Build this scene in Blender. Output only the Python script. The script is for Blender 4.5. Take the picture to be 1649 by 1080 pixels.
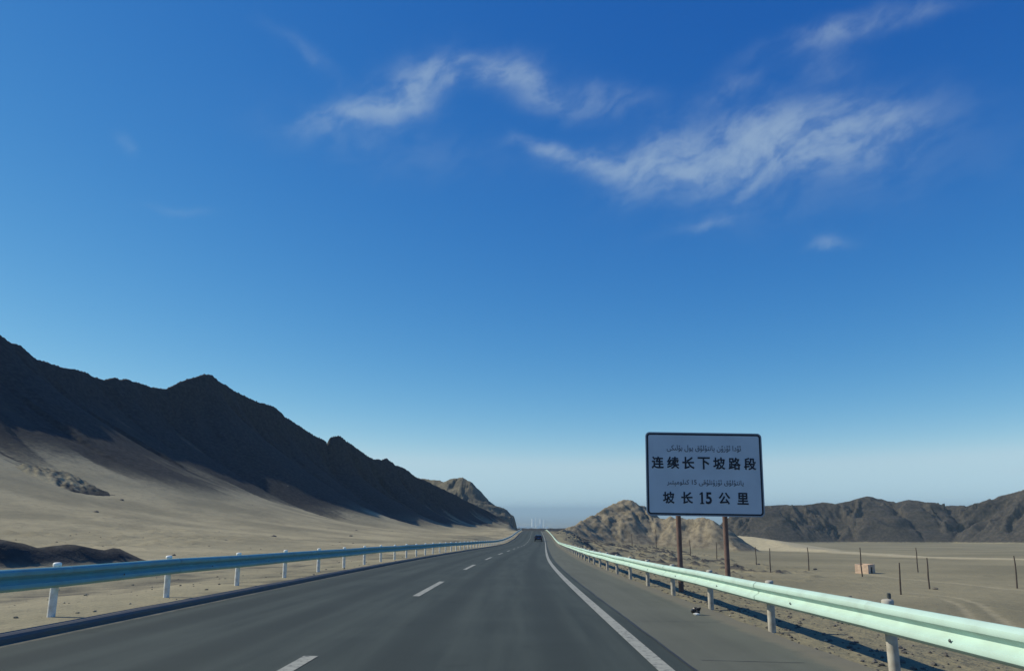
import bpy, bmesh, math, random
import numpy as np
from mathutils import Vector, Matrix

random.seed(7)
for o in list(bpy.data.objects):
    bpy.data.objects.remove(o)
scene = bpy.context.scene
COL = scene.collection
R = math.radians

# ------------------------------------------------------------------ camera
SLOPE = 0.035            # downhill grade of the near road
CAMH = 1.35
FPX, PW = 1214.0, 1649.0
PITCH = R(11.0)
YAW = math.atan(7.5 / 1237.0)
cam_d = bpy.data.cameras.new('camera')
cam = bpy.data.objects.new('camera', cam_d)
COL.objects.link(cam)
cam_d.sensor_fit = 'HORIZONTAL'
cam_d.sensor_width = 36.0
cam_d.lens = 36.0 * FPX / PW
cam_d.shift_y = 45.5 / PW
cam_d.clip_start = 0.1
cam_d.clip_end = 250000.0
cam.location = (0, 0, CAMH)
cam.rotation_euler = (math.pi / 2 + PITCH, 0, -YAW * -1)
scene.camera = cam

# ------------------------------------------------------------------ sun, sky, exposure
SUN_AZ, SUN_EL = R(-79.0), R(37.2)      # azimuth from +Y, negative = towards -X
sun_dir = Vector((math.sin(SUN_AZ) * math.cos(SUN_EL), math.cos(SUN_AZ) * math.cos(SUN_EL), math.sin(SUN_EL)))
sun_d = bpy.data.lights.new('sun', 'SUN')
sun_d.energy = 4.2
sun_d.angle = R(0.53)
sun_d.color = (1.0, 0.94, 0.74)
sun = bpy.data.objects.new('sun', sun_d)
sun.rotation_euler = (-sun_dir).to_track_quat('-Z', 'Y').to_euler()
COL.objects.link(sun)

scene.view_settings.view_transform = 'Standard'
scene.view_settings.look = 'None'
scene.view_settings.exposure = 0.0
scene.view_settings.gamma = 1.0
scene.view_settings.use_curve_mapping = False
scene.render.engine = 'CYCLES'
scene.cycles.use_denoising = True
scene.cycles.max_bounces = 4
scene.cycles.diffuse_bounces = 2
scene.cycles.volume_bounces = 0

world = bpy.data.worlds.new('World')
scene.world = world
world.use_nodes = True
wn, wl = world.node_tree.nodes, world.node_tree.links
wn.clear()


def node(nt, kind, **kw):
    n = nt.nodes.new(kind)
    for k, v in kw.items():
        if k.startswith('i_'):
            n.inputs[k[2:].replace('_', ' ')].default_value = v
        else:
            setattr(n, k, v)
    return n


def pix_angles(px, py):
    """sky azimuth / elevation seen through a point of the photograph"""
    a = (px - 824.5) / FPX
    b = (585.5 - py) / FPX
    v = Vector((a, 1.0, b))
    v = Matrix.Rotation(PITCH, 3, 'X') @ v
    v = Matrix.Rotation(YAW, 3, 'Z') @ v
    v.normalize()
    return math.atan2(v.x, v.y), math.asin(v.z)


def build_world():
    nt = world.node_tree
    L = nt.links.new
    out = node(nt, 'ShaderNodeOutputWorld')
    bg = node(nt, 'ShaderNodeBackground')
    bg.inputs['Strength'].default_value = 0.1
    sky = node(nt, 'ShaderNodeTexSky')
    sky.sky_type = 'NISHITA'
    sky.sun_disc = False
    sky.sun_elevation = SUN_EL
    sky.sun_rotation = SUN_AZ
    sky.altitude = 3000
    sky.air_density = 1.0
    sky.dust_density = 0.5
    sky.ozone_density = 6.0
    # the photograph's strong blue: one response curve per channel over the whole sky
    sp = node(nt, 'ShaderNodeSeparateColor')
    L(sky.outputs[0], sp.inputs[0])
    hs = node(nt, 'ShaderNodeCombineColor')
    chans = []
    for ch, (gain, power) in enumerate(((0.58, 2.0), (1.10, 1.15), (2.60, 0.545))):
        p = node(nt, 'ShaderNodeMath', operation='POWER')
        L(sp.outputs[ch], p.inputs[0])
        p.inputs[1].default_value = power
        g = node(nt, 'ShaderNodeMath', operation='MULTIPLY')
        L(p.outputs[0], g.inputs[0])
        g.inputs[1].default_value = gain
        chans.append(g.outputs[0])
    def lim(a, b, k):           # the curve never turns warmer than pale blue
        m = node(nt, 'ShaderNodeMath', operation='MULTIPLY')
        L(b, m.inputs[0])
        m.inputs[1].default_value = k
        q = node(nt, 'ShaderNodeMath', operation='SMOOTH_MIN')
        L(a, q.inputs[0])
        L(m.outputs[0], q.inputs[1])
        q.inputs[2].default_value = 0.8
        return q.outputs[0]
    chans[0] = lim(chans[0], chans[2], 0.60)
    chans[1] = lim(chans[1], chans[2], 0.865)
    for ch in range(3):
        L(chans[ch], hs.inputs[ch])
    # --- thin cirrus, laid out by azimuth and elevation
    tc = node(nt, 'ShaderNodeTexCoord')
    sep = node(nt, 'ShaderNodeSeparateXYZ')
    L(tc.outputs['Generated'], sep.inputs[0])

    def M(op, a, b=None, c=None):
        n = node(nt, 'ShaderNodeMath', operation=op)
        for i, s in enumerate((a, b, c)):
            if s is None:
                continue
            if isinstance(s, (int, float)):
                n.inputs[i].default_value = s
            else:
                L(s, n.inputs[i])
        return n.outputs[0]
    az = M('ARCTAN2', sep.outputs['X'], sep.outputs['Y'])
    el = M('ARCSINE', sep.outputs['Z'])
    comb = node(nt, 'ShaderNodeCombineXYZ')
    L(az, comb.inputs[0])
    L(el, comb.inputs[1])
    # domain warp
    nz = node(nt, 'ShaderNodeTexNoise')
    nz.inputs['Scale'].default_value = 9.0
    nz.inputs['Detail'].default_value = 5.0
    L(comb.outputs[0], nz.inputs['Vector'])
    sub = node(nt, 'ShaderNodeVectorMath', operation='SUBTRACT')
    L(nz.outputs['Color'], sub.inputs[0])
    sub.inputs[1].default_value = (0.5, 0.5, 0.5)
    mul = node(nt, 'ShaderNodeVectorMath', operation='MULTIPLY')
    L(sub.outputs[0], mul.inputs[0])
    mul.inputs[1].default_value = (0.075, 0.05, 0.0)
    wv = node(nt, 'ShaderNodeVectorMath', operation='ADD')
    L(comb.outputs[0], wv.inputs[0])
    L(mul.outputs[0], wv.inputs[1])
    # blobs: px, py, half length px, half width px, tilt deg (ccw in picture), strength
    blobs = [
        (560, 182, 85, 20, 14, 0.75), (650, 145, 75, 34, 30, 1.0), (720, 118, 60, 20, 5, 0.9),
        (800, 118, 60, 20, 0, 0.75), (862, 135, 65, 30, -20, 0.75), (960, 158, 90, 24, -5, 0.38),
        (500, 95, 70, 14, -22, 0.16), (880, 245, 62, 13, -10, 0.75), (980, 262, 85, 24, -2, 0.85),
        (1075, 255, 90, 42, 10, 0.95), (1150, 265, 95, 30, 12, 0.7), (1235, 215, 120, 44, 0, 0.9),
        (1340, 215, 120, 42, -3, 0.85), (1425, 212, 85, 34, 0, 0.32), (1205, 298, 60, 13, 22, 0.4),
        (1275, 255, 70, 26, 0, 0.55), (1365, 262, 70, 18, 10, 0.3), (1185, 138, 48, 16, 10, 0.3), (1225, 85, 60, 12, 12, 0.08),
        (1345, 50, 70, 15, 2, 0.7), (1440, 38, 80, 12, 0, 0.45), (1335, 100, 40, 22, 0, 0.25),
        (207, 222, 16, 10, -20, 0.5), (1335, 389, 26, 11, 0, 0.5), (1130, 360, 45, 10, 10, 0.32),
        (290, 335, 40, 7, 0, 0.2), (1640, 760, 22, 8, 0, 0.4), (620, 235, 200, 40, -5, 0.12), (1330, 300, 260, 60, 0, 0.12),
    ]
    total = None
    for px, py, a, b, t, s in blobs:
        u0, w0 = pix_angles(px, py)
        k = 1.0 / 1290.0
        tr = math.radians(t)
        ca, sa = math.cos(tr), math.sin(tr)
        d = node(nt, 'ShaderNodeVectorMath', operation='SUBTRACT')
        L(wv.outputs[0], d.inputs[0])
        d.inputs[1].default_value = (u0, w0, 0)
        d1 = node(nt, 'ShaderNodeVectorMath', operation='DOT_PRODUCT')
        L(d.outputs[0], d1.inputs[0])
        d1.inputs[1].default_value = (ca / (a * k), sa / (a * k), 0)
        d2 = node(nt, 'ShaderNodeVectorMath', operation='DOT_PRODUCT')
        L(d.outputs[0], d2.inputs[0])
        d2.inputs[1].default_value = (-sa / (b * k), ca / (b * k), 0)
        q = M('MULTIPLY_ADD', d1.outputs['Value'], d1.outputs['Value'], M('MULTIPLY', d2.outputs['Value'], d2.outputs['Value']))
        e = M('MULTIPLY', M('POWER', 2.718, M('MULTIPLY', q, -1.1)), s)
        total = e if total is None else M('ADD', total, e)
    # wispy texture, streaks rising to the right
    ca, sa = math.cos(R(19)), math.sin(R(19))
    along = node(nt, 'ShaderNodeVectorMath', operation='DOT_PRODUCT')
    across = node(nt, 'ShaderNodeVectorMath', operation='DOT_PRODUCT')
    for dn, vec in ((along, (ca * 14, sa * 14, 0)), (across, (-sa * 29, ca * 29, 0))):
        L(wv.outputs[0], dn.inputs[0])
        dn.inputs[1].default_value = vec
    mp = node(nt, 'ShaderNodeCombineXYZ')
    L(along.outputs['Value'], mp.inputs[0])
    L(across.outputs['Value'], mp.inputs[1])
    n2 = node(nt, 'ShaderNodeTexNoise')
    n2.inputs['Scale'].default_value = 1.0
    n2.inputs['Detail'].default_value = 9.0
    n2.inputs['Roughness'].default_value = 0.56
    n2.inputs['Distortion'].default_value = 0.0
    L(mp.outputs[0], n2.inputs['Vector'])
    mr = node(nt, 'ShaderNodeMapRange', interpolation_type='SMOOTHSTEP')
    mr.inputs['From Min'].default_value = 0.34
    mr.inputs['From Max'].default_value = 0.68
    L(n2.outputs[0], mr.inputs['Value'])
    n3 = node(nt, 'ShaderNodeTexNoise')
    n3.inputs['Scale'].default_value = 30.0
    n3.inputs['Detail'].default_value = 5.0
    L(wv.outputs[0], n3.inputs['Vector'])
    tex = M('MULTIPLY_ADD', mr.outputs[0], 0.72, M('MULTIPLY_ADD', n3.outputs[0], 0.4, -0.05))
    alpha = M('MULTIPLY', M('SUBTRACT', 1.0, M('POWER', 2.718, M('MULTIPLY', M('MAXIMUM', M('MULTIPLY', total, tex), 0.0), -1.25))), 0.68)
    mix = node(nt, 'ShaderNodeMix', data_type='RGBA')
    L(alpha, mix.inputs['Factor'])
    L(hs.outputs[0], mix.inputs[6])
    mix.inputs[7].default_value = (4.5, 5.8, 6.8, 1)
    L(mix.outputs[2], bg.inputs['Color'])
    L(bg.outputs[0], out.inputs['Surface'])


build_world()

# ------------------------------------------------------------------ helpers


def tag(o, label=None, cat=None, group=None, kind=None):
    if label: o['label'] = label
    if cat: o['category'] = cat
    if group: o['group'] = group
    if kind: o['kind'] = kind
    return o


def link(name, mesh, mat=None, parent=None, loc=(0, 0, 0), rot=(0, 0, 0)):
    o = bpy.data.objects.new(name, mesh)
    COL.objects.link(o)
    if mat is not None and not mesh.materials:
        mesh.materials.append(mat)
    o.location = loc
    o.rotation_euler = rot
    if parent: o.parent = parent
    return o


def empty(name, loc, rot=(0, 0, 0)):
    o = bpy.data.objects.new(name, None)
    COL.objects.link(o)
    o.location = loc
    o.rotation_euler = rot
    o.empty_display_size = 0.2
    return o


def mesh_from(verts, faces, name='mesh', smooth=False):
    m = bpy.data.meshes.new(name)
    m.from_pydata([tuple(v) for v in verts], [], faces)
    m.validate()
    m.update()
    if smooth:
        m.polygons.foreach_set('use_smooth', [True] * len(m.polygons))
    return m


def bm_mesh(bm, name='mesh', smooth=False, angle=None):
    bmesh.ops.recalc_face_normals(bm, faces=bm.faces)
    m = bpy.data.meshes.new(name)
    bm.to_mesh(m)
    bm.free()
    if smooth:
        m.polygons.foreach_set('use_smooth', [True] * len(m.polygons))
        if angle:
            m.set_sharp_from_angle(angle=angle)
    return m


def box_bm(sx, sy, sz, c=(0, 0, 0), bevel=0.0, bm=None):
    own = bm is None
    if own: bm = bmesh.new()
    r = bmesh.ops.create_cube(bm, size=1.0)
    for v in r['verts']:
        v.co = Vector((v.co.x * sx + c[0], v.co.y * sy + c[1], v.co.z * sz + c[2]))
    if bevel:
        es = {e for v in r['verts'] for e in v.link_edges}
        bmesh.ops.bevel(bm, geom=list(es), offset=bevel, segments=2, affect='EDGES')
    return bm


def cyl_bm(r, z0, z1, seg=16, r1=None, bm=None, c=(0, 0)):
    if bm is None: bm = bmesh.new()
    lathe(bm, [(0, z0), (r, z0), (r if r1 is None else r1, z1), (0, z1)], seg, c)
    return bm


def lathe(bm, prof, seg=16, c=(0, 0)):
    rings = []
    for r, z in prof:
        if r <= 1e-6:
            rings.append([bm.verts.new((c[0], c[1], z))])
        else:
            rings.append([bm.verts.new((c[0] + r * math.cos(2 * math.pi * i / seg), c[1] + r * math.sin(2 * math.pi * i / seg), z)) for i in range(seg)])
    for A, B in zip(rings, rings[1:]):
        for i in range(seg):
            j = (i + 1) % seg
            if len(A) == 1 and len(B) == 1: continue
            if len(A) == 1: bm.faces.new((A[0], B[j], B[i]))
            elif len(B) == 1: bm.faces.new((A[i], A[j], B[0]))
            else: bm.faces.new((A[i], A[j], B[j], B[i]))
    return bm


# vectorised gradient noise
_rng = np.random.RandomState(11)
_perm = np.concatenate([_rng.permutation(512)] * 3)
_ang = _rng.rand(512) * 2 * np.pi
_gx, _gy = np.cos(_ang), np.sin(_ang)


def perlin(x, y):
    x = np.asarray(x, float); y = np.asarray(y, float)
    xi = np.floor(x).astype(int); yi = np.floor(y).astype(int)
    xf = x - xi; yf = y - yi
    u = xf ** 3 * (xf * (xf * 6 - 15) + 10); v = yf ** 3 * (yf * (yf * 6 - 15) + 10)
    xi &= 511; yi &= 511

    def g(ix, iy, dx, dy):
        h = _perm[_perm[ix & 511] + (iy & 511)]
        return _gx[h] * dx + _gy[h] * dy
    a = g(xi, yi, xf, yf); b = g(xi + 1, yi, xf - 1, yf)
    c = g(xi, yi + 1, xf, yf - 1); d = g(xi + 1, yi + 1, xf - 1, yf - 1)
    return ((a + u * (b - a)) * (1 - v) + (c + u * (d - c)) * v) * 1.5


def fbm(x, y, octv=5, gain=0.5, lac=2.03):
    s = 0; a = 1.0; n = 0
    for i in range(octv):
        s = s + a * perlin(x + 17.3 * i, y - 9.1 * i)
        n += a; a *= gain; x = x * lac; y = y * lac
    return s / n


def ridged(x, y, octv=5, gain=0.55):
    s = 0; a = 1.0; n = 0
    for i in range(octv):
        s = s + a * (1 - np.abs(perlin(x + 31.7 * i, y + 5.9 * i)) * 2)
        n += a; a *= gain; x = x * 2.1; y = y * 2.1
    return s / n


def sstep(a, b, x):
    t = np.clip((x - a) / (b - a), 0, 1)
    return t * t * (3 - 2 * t)


# ------------------------------------------------------------------ road alignment (plan shift c, profile v above the downhill plane)
_Y = np.arange(-60, 1500, 1.0)
_c = np.interp(_Y, [-60, 20, 30, 45, 60, 76, 100, 160, 209, 340, 420, 600, 1500], [0, 0, .06, .3, .75, 1.3, 2.15, 4.35, 5.95, 9.2, 10.8, 13, 20])
_v = np.interp(_Y, [-60, 140, 168, 200, 264, 320, 352, 385, 420, 500, 600, 1500], [0, 0, .33, .95, 2.63, 3.9, 4.5, 4.4, 3.9, -1, -9, -80])
_k = np.exp(-0.5 * (np.arange(-18, 19) / 7.0) ** 2); _k /= _k.sum()
_c = np.convolve(np.pad(_c, 18, mode='edge'), _k, 'valid')
_v = np.convolve(np.pad(_v, 18, mode='edge'), _k, 'valid')
cc = lambda y: np.interp(y, _Y, _c)
vv = lambda y: np.interp(y, _Y, _v)
CROSS = 0.02


def road_z(u, y):
    return -SLOPE * np.asarray(y) + vv(y) - CROSS * np.asarray(u)


def ray_dir(px, py):
    v = Vector(((px - 824.5) / FPX, 1.0, (585.5 - py) / FPX))
    v = Matrix.Rotation(PITCH, 3, 'X') @ v
    v = Matrix.Rotation(YAW, 3, 'Z') @ v
    return v / v.y


def at(px, py, y):
    d = ray_dir(px, py)
    return d.x * y, CAMH + d.z * y      # X, absolute Z at depth y


# ------------------------------------------------------------------ terrain: ridges are unions of cones along a crest line
def crest(pts, n):
    """pts: (px, py, depth). returns X, Y, Zlocal along the crest (Zlocal above the downhill plane)"""
    P = []
    for px, py, y in pts:
        x, z = at(px, py, y)
        P.append((x, y, z + SLOPE * y))
    P = np.array(P)
    seg = np.r_[0, np.cumsum(np.hypot(np.diff(P[:, 0]), np.diff(P[:, 1])) + 1e-6)]
    t = np.linspace(0, seg[-1], n)
    return np.stack([np.interp(t, seg, P[:, i]) for i in range(3)], 1), t


def cones(X, Y, C, T, slope, chunk=40000, near=None):
    best = np.full(X.shape, -1e9); bt = np.zeros(X.shape); bd = np.zeros(X.shape)
    xf, yf = X.ravel(), Y.ravel()
    b = best.ravel(); t_ = bt.ravel(); d_ = bd.ravel()
    for s in range(0, xf.size, chunk):
        e = min(s + chunk, xf.size)
        D = np.sqrt((xf[s:e, None] - C[None, :, 0]) ** 2 + (yf[s:e, None] - C[None, :, 1]) ** 2)
        H = C[None, :, 2] - slope * D
        k = H.argmax(1)
        i = np.arange(e - s)
        b[s:e] = H[i, k]; t_[s:e] = T[k]; d_[s:e] = D[i, k]
    return b.reshape(X.shape), t_.reshape(X.shape), d_.reshape(X.shape)


def softplus(u, k):
    return k * np.logaddexp(0, u / k)


# --- left mountain crest
LM = [(-420, 600, 118), (-300, 560, 132), (-180, 572, 150), (-90, 540, 168), (-20, 546, 182), (0, 555, 186), (30, 568, 192), (55, 592, 199), (100, 608, 209), (140, 613, 220), (165, 625, 226), (185, 619, 231), (212, 622, 240),
      (235, 628, 247), (270, 632, 257), (285, 622, 262), (300, 615, 267), (325, 608, 275), (340, 609, 279), (355, 620, 284), (375, 634, 292), (410, 648, 301), (440, 661, 309), (452, 670, 312),
      (480, 692, 320), (505, 708, 328), (524, 715, 333), (533, 709, 336), (545, 707, 339), (552, 713, 342), (567, 722, 346), (600, 748, 357), (615, 748, 362), (623, 746, 364), (635, 758, 368), (650, 763, 374), (662, 772, 377), (693, 787, 386), (747, 818, 404), (787, 842, 416), (812, 860, 428)]
LMC, LMT = crest(LM, 420)
LMC[:, 2] += 1.1 * fbm(LMT * 0.11, LMT * 0 + 3.3, 4) * np.clip(LMC[:, 2] / 20, 0, 1)
KT = (np.interp(215, LMC[:, 1], LMT), np.interp(245, LMC[:, 1], LMT), np.interp(300, LMC[:, 1], LMT))
# --- hill beyond the spur, by the road
LH = [(540, 795, 620), (620, 774, 612), (655, 766, 604), (690, 767, 596), (715, 769, 588), (730, 764, 582), (745, 762, 578), (757, 767, 574), (770, 782, 570), (783, 804, 566), (791, 826, 562)]
LHC, LHT = crest(LH, 140)
# --- dark earth bank near the rail
B1 = [(-260, 852, 29), (-120, 856, 30), (-20, 862, 31.5), (40, 865, 33), (90, 870, 34.5), (140, 869, 36.5), (180, 874, 38.5), (212, 884, 40), (250, 903, 41.5)]
B1C, B1T = crest(B1, 90)
B2 = [(455, 902, 46), (500, 897, 47), (530, 904, 47.5)]
B2C, B2T = crest(B2, 20)
B3 = [(565, 897, 58), (600, 893, 59), (640, 896, 62)]
B3C, B3T = crest(B3, 20)


def left_height(X, Y):
    """local height (above downhill plane) and attributes on the left of the road"""
    q = cc(Y) - 6.25 - X            # distance left of the kerb
    E = 11.0 * np.clip(LMC[:, 2] / 34.0, 0, 1) * np.interp(LMT, [KT[0], KT[2]], [0.45, 1.0])          # crags standing on the scree slope
    C0 = LMC.copy()
    C0[:, 2] -= E
    u, t, d = cones(X, Y, C0, LMT, 0.77)
    e = np.interp(t, LMT, E)
    kk = np.interp(t, [KT[0], KT[1], KT[2]], [18.0, 15.0, 8.5])
    warp = 3.0 * fbm(X * 0.05, Y * 0.05, 3)
    rib = ridged(t * 0.034 + warp * 0.03, d * 0.006 + 3.7, 2)
    ribf = ridged(t * 0.19 + warp * 0.10, d * 0.02 + 9.1, 3)
    hfac = np.clip(u / 26.0, 0, 1)
    fade = np.clip(d / 10.0, 0, 1)
    u = u + fade * ((rib - 0.45) * 3.6 * hfac + (ribf - 0.45) * 0.45 * np.clip(u / 15.0, 0, 1))
    crag = e * np.exp(-(d / (7.0 + 3.5 * fbm(t * 0.09, t * 0 + 6.6, 3) + 2.0 * (ribf - 0.5))) ** 1.3)
    m = softplus(u, kk) - kk * np.exp(-np.clip(u, 0, None) / kk) * 0.0 + crag
    rockn = ridged(X * 0.13, Y * 0.13, 4)
    m = m + (0.04 + 0.35 * np.clip(1 - d / 12, 0, 1)) * (rockn - 0.5) * np.clip((u - 6) / 14.0, 0, 1)
    m = m + 0.03 * fbm(X * 0.9, Y * 0.9, 3) * np.clip((u - 2) / 10, 0, 1)
    # far hill
    u2, t2, d2 = cones(X, Y, LHC, LHT, 0.74)
    u2 = u2 + np.clip(d2 / 8, 0, 1) * (ridged(t2 * 0.05, d2 * 0.02 + 1.3, 4) - 0.4) * 6 * np.clip(u2 / 15, 0, 1)
    h2 = softplus(u2, 1.8)
    h2 = h2 + 1.2 * (ridged(X * 0.12, Y * 0.12, 4) - 0.5) * np.clip(h2 / 10, 0, 1)
    m = np.maximum(m, h2)
    # cut back from the road
    keep = sstep(1.5, 9.0, q)
    m = m * keep
    # gentle ground
    g = 0.02 + 0.25 * fbm(X * 0.06, Y * 0.06, 4) * sstep(1.5, 8, q) + 0.09 * fbm(X * 0.7, Y * 0.7, 4) * sstep(0.6, 3, q)
    g = g - 0.25 * sstep(1.8, 6, q)
    g = g + 0.02 * np.clip(q - 18, 0, 60)
    ru = ridged(X * 0.14 + 4, Y * 0.45, 4)
    lump = sstep(20, 26, q) * sstep(60, 40, q) * sstep(20, 40, Y) * sstep(130, 80, Y)
    g = g + 0.35 * np.clip(ru - 0.62, 0, 1) * 3 * lump
    bank = np.zeros_like(X)
    for C_, T_, sl in ((B1C, B1T, 0.9), (B2C, B2T, 0.9), (B3C, B3T, 0.9)):
        ub, tb, db = cones(X, Y, C_, T_, sl)
        hb = softplus(ub + 0.25 * fbm(X * 0.5, Y * 0.5, 4), 0.25)
        bank = np.maximum(bank, hb)
    bank = bank + 0.22 * (ridged(X * 0.6, Y * 0.6, 4) - 0.5) * np.clip(bank, 0, 1)
    base = vv(Y) + CROSS * 6.3 * 1.0
    near_z = base
    far = base * np.exp(-np.clip(q - 4, 0, 400) / 60)
    z = np.where(q < 4, near_z, far) + np.maximum(g + m, bank * sstep(3, 8, q) + np.minimum(g, 0.1))
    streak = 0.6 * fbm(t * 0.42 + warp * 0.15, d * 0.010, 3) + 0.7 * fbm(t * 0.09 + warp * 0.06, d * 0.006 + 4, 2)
    lo = np.interp(t, [KT[0], KT[1], KT[2]], [-4.0, -5.0, -8.0])  # rock tone runs on below the crags, painting in the slope's shade
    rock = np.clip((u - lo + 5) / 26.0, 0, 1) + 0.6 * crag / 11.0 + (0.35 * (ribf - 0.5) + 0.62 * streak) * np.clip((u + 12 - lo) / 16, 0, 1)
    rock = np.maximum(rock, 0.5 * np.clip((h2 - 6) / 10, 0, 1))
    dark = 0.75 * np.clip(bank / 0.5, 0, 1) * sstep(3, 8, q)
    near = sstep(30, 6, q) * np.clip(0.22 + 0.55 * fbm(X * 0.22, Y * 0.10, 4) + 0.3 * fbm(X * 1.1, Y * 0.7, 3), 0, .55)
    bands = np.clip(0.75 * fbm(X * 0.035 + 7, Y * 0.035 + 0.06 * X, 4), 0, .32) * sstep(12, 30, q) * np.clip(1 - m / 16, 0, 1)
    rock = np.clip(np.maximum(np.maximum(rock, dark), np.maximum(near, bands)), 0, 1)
    return z, rock


# --- right side
RT = [(884, 861, 330), (897, 855, 350), (915, 846, 372), (938, 833, 392), (952, 828, 400), (966, 822, 408), (974, 813, 412), (988, 807, 416), (1000, 805, 420), (1009, 800, 424), (1020, 806, 424), (1033, 812, 420), (1045, 824, 414), (1070, 829, 408), (1100, 831, 402), (1130, 830, 398), (1146, 835, 394), (1158, 850, 388), (1170, 866, 380), (1185, 876, 372)]
RTC, RTT = crest(RT, 200)
RR = [(1120, 860, 1010), (1160, 852, 1030), (1184, 843, 1050), (1202, 832, 1056), (1230, 814, 1070), (1262, 812, 1080), (1290, 813, 1085), (1325, 808, 1090), (1345, 811, 1090), (1375, 804, 1090), (1397, 798, 1088), (1420, 803, 1086), (1440, 810, 1080), (1462, 804, 1072), (1480, 806, 1068), (1510, 815, 1060), (1535, 813, 1052), (1555, 815, 1048), (1590, 806, 1036), (1620, 796, 1020), (1649, 787, 1000), (1720, 776, 960), (1800, 790, 930), (1900, 770, 900), (2050, 780, 860), (2300, 790, 820)]
RRC, RRT = crest(RR, 320)
RD = [(1190, 862, 560), (1215, 864, 540), (1245, 871, 515), (1275, 880, 480), (1330, 886, 430)]
RDC, RDT = crest(RD, 60)
PLAIN = -6.65


def seg_dist(X, Y, P):
    best = np.full(X.shape, 1e9)
    for (x0, y0), (x1, y1) in zip(P, P[1:]):
        dx, dy = x1 - x0, y1 - y0
        t = np.clip(((X - x0) * dx + (Y - y0) * dy) / (dx * dx + dy * dy), 0, 1)
        best = np.minimum(best, np.hypot(X - x0 - t * dx, Y - y0 - t * dy))
    return best


def flat_pt(px, py):
    d = ray_dir(px, py)
    # meets local plane z = PLAIN - SLOPE*y
    y = (CAMH - PLAIN) / -(d.z + SLOPE)
    return d.x * y, y


STRIP = [flat_pt(*p) for p in ((1262, 886), (1330, 888), (1400, 893), (1480, 898), (1560, 900), (1649, 902), (1760, 905))]
TRACK1 = [flat_pt(*p) for p in ((1380, 922), (1450, 931), (1540, 938), (1649, 948), (1750, 958))]
TRACK2 = [flat_pt(*p) for p in ((1440, 955), (1515, 962), (1545, 975), (1560, 990), (1575, 1010))]
TRACK3 = [flat_pt(*p) for p in ((1470, 952), (1540, 960), (1575, 972), (1600, 990), (1630, 1010))]


def right_height(X, Y):
    q = X - cc(Y) - 3.72
    edge = vv(Y) - CROSS * 3.8
    # plain level rises towards the pass
    lvl = PLAIN + 3.2 * sstep(230, 420, Y) * sstep(160, 40, X) + 2.0 * sstep(500, 1100, Y)
    g = lvl + 0.5 * fbm(X * 0.012 + 5, Y * 0.012, 3) + 0.10 * fbm(X * 0.15, Y * 0.15, 3)
    drop = sstep(2.8, 17, q + 1.2 * fbm(X * 0.1, Y * 0.1, 3))
    hugging = sstep(170, 290, Y)         # beyond the sag the ground stays near the road
    lvl2 = edge - 0.6 + 0.8 * fbm(X * 0.08, Y * 0.08, 4)
    w = np.exp(-np.clip(q - 3, 0, 400) / 26) * hugging
    g = g * (1 - w) + lvl2 * w
    z = (edge - 0.05 + 0.05 * fbm(X * 1.3, Y * 1.3, 3) * sstep(0.15, 1.0, q)) * (1 - drop) + g * drop
    rub = ridged(X * 0.10 + 2, Y * 0.05, 4)
    rmask = sstep(120, 200, Y) * sstep(420, 330, Y) * sstep(4, 12, q) * sstep(75, 45, q)
    z = z + 1.6 * np.clip(rub - 0.62, 0, 1) * 2.5 * rmask
    u, t, d = cones(X, Y, RTC, RTT, 0.66)
    u = u - 1.2
    relief = np.clip((u - lvl) / 14, 0, 1)
    u = u + np.clip(d / 6, 0, 1) * ((ridged(t * 0.07 + 0.4 * fbm(X * .03, Y * .03, 2), d * 0.025, 4) - 0.4) * 4.5 + (ridged(t * 0.25, d * 0.05, 2) - 0.4) * 0.6) * relief
    u = u + 2.4 * (ridged(X * 0.085, Y * 0.085, 3) - 0.55) * np.exp(-d / 14.0) * relief
    u = u + 1.4 * (ridged(X * 0.05, Y * 0.05, 3) - 0.45) * relief + 0.25 * (ridged(X * 0.22, Y * 0.22, 3) - .5) * relief
    hill = softplus(u - z, 0.9) * sstep(2.5, 9, q)
    z = z + hill
    u3, t3, d3 = cones(X, Y, RDC, RDT, 0.16)
    dune = softplus(u3 - z, 0.5) * sstep(6, 20, q)
    z = z + dune
    ur, tr, dr = cones(X, Y, RRC, RRT, 0.55)
    rel = np.clip((ur - lvl) / 20, 0, 1)
    ur = ur + np.clip(dr / 28, 0, 1) * ((ridged(tr * 0.022 + 0.5 * fbm(X * .012, Y * .012, 2), dr * 0.006, 3) - 0.35) * 24 + (ridged(tr * 0.09, dr * 0.03, 3) - 0.45) * 7) * rel
    rng = softplus(ur - z, 0.9)
    z = z + rng
    st = seg_dist(X, Y, STRIP)
    strip = sstep(16, 3, st + 5 * fbm(X * 0.03, Y * 0.03, 3))
    z = z + 0.7 * strip
    tk = np.maximum.reduce([sstep(a, b, seg_dist(X, Y, P)) for P, a, b in ((TRACK1, 2.2, .6), (TRACK2, .9, .3), (TRACK3, .9, .3))])
    z = z - 0.06 * tk
    # attributes: r dark range, g tan hill, b pale sand
    dark = np.clip(rng / 4, 0, 1)
    tan = np.clip(hill / 2.0, 0, 1) * (1 - dark)
    pale = np.maximum(np.clip(dune / 0.7, 0, 1), strip) * (1 - dark)
    pale = np.maximum(pale, 0.45 * tk)
    rubm = np.clip((rub - 0.60) * 5, 0, 1) * rmask
    return z, dark, tan, pale, rubm


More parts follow.
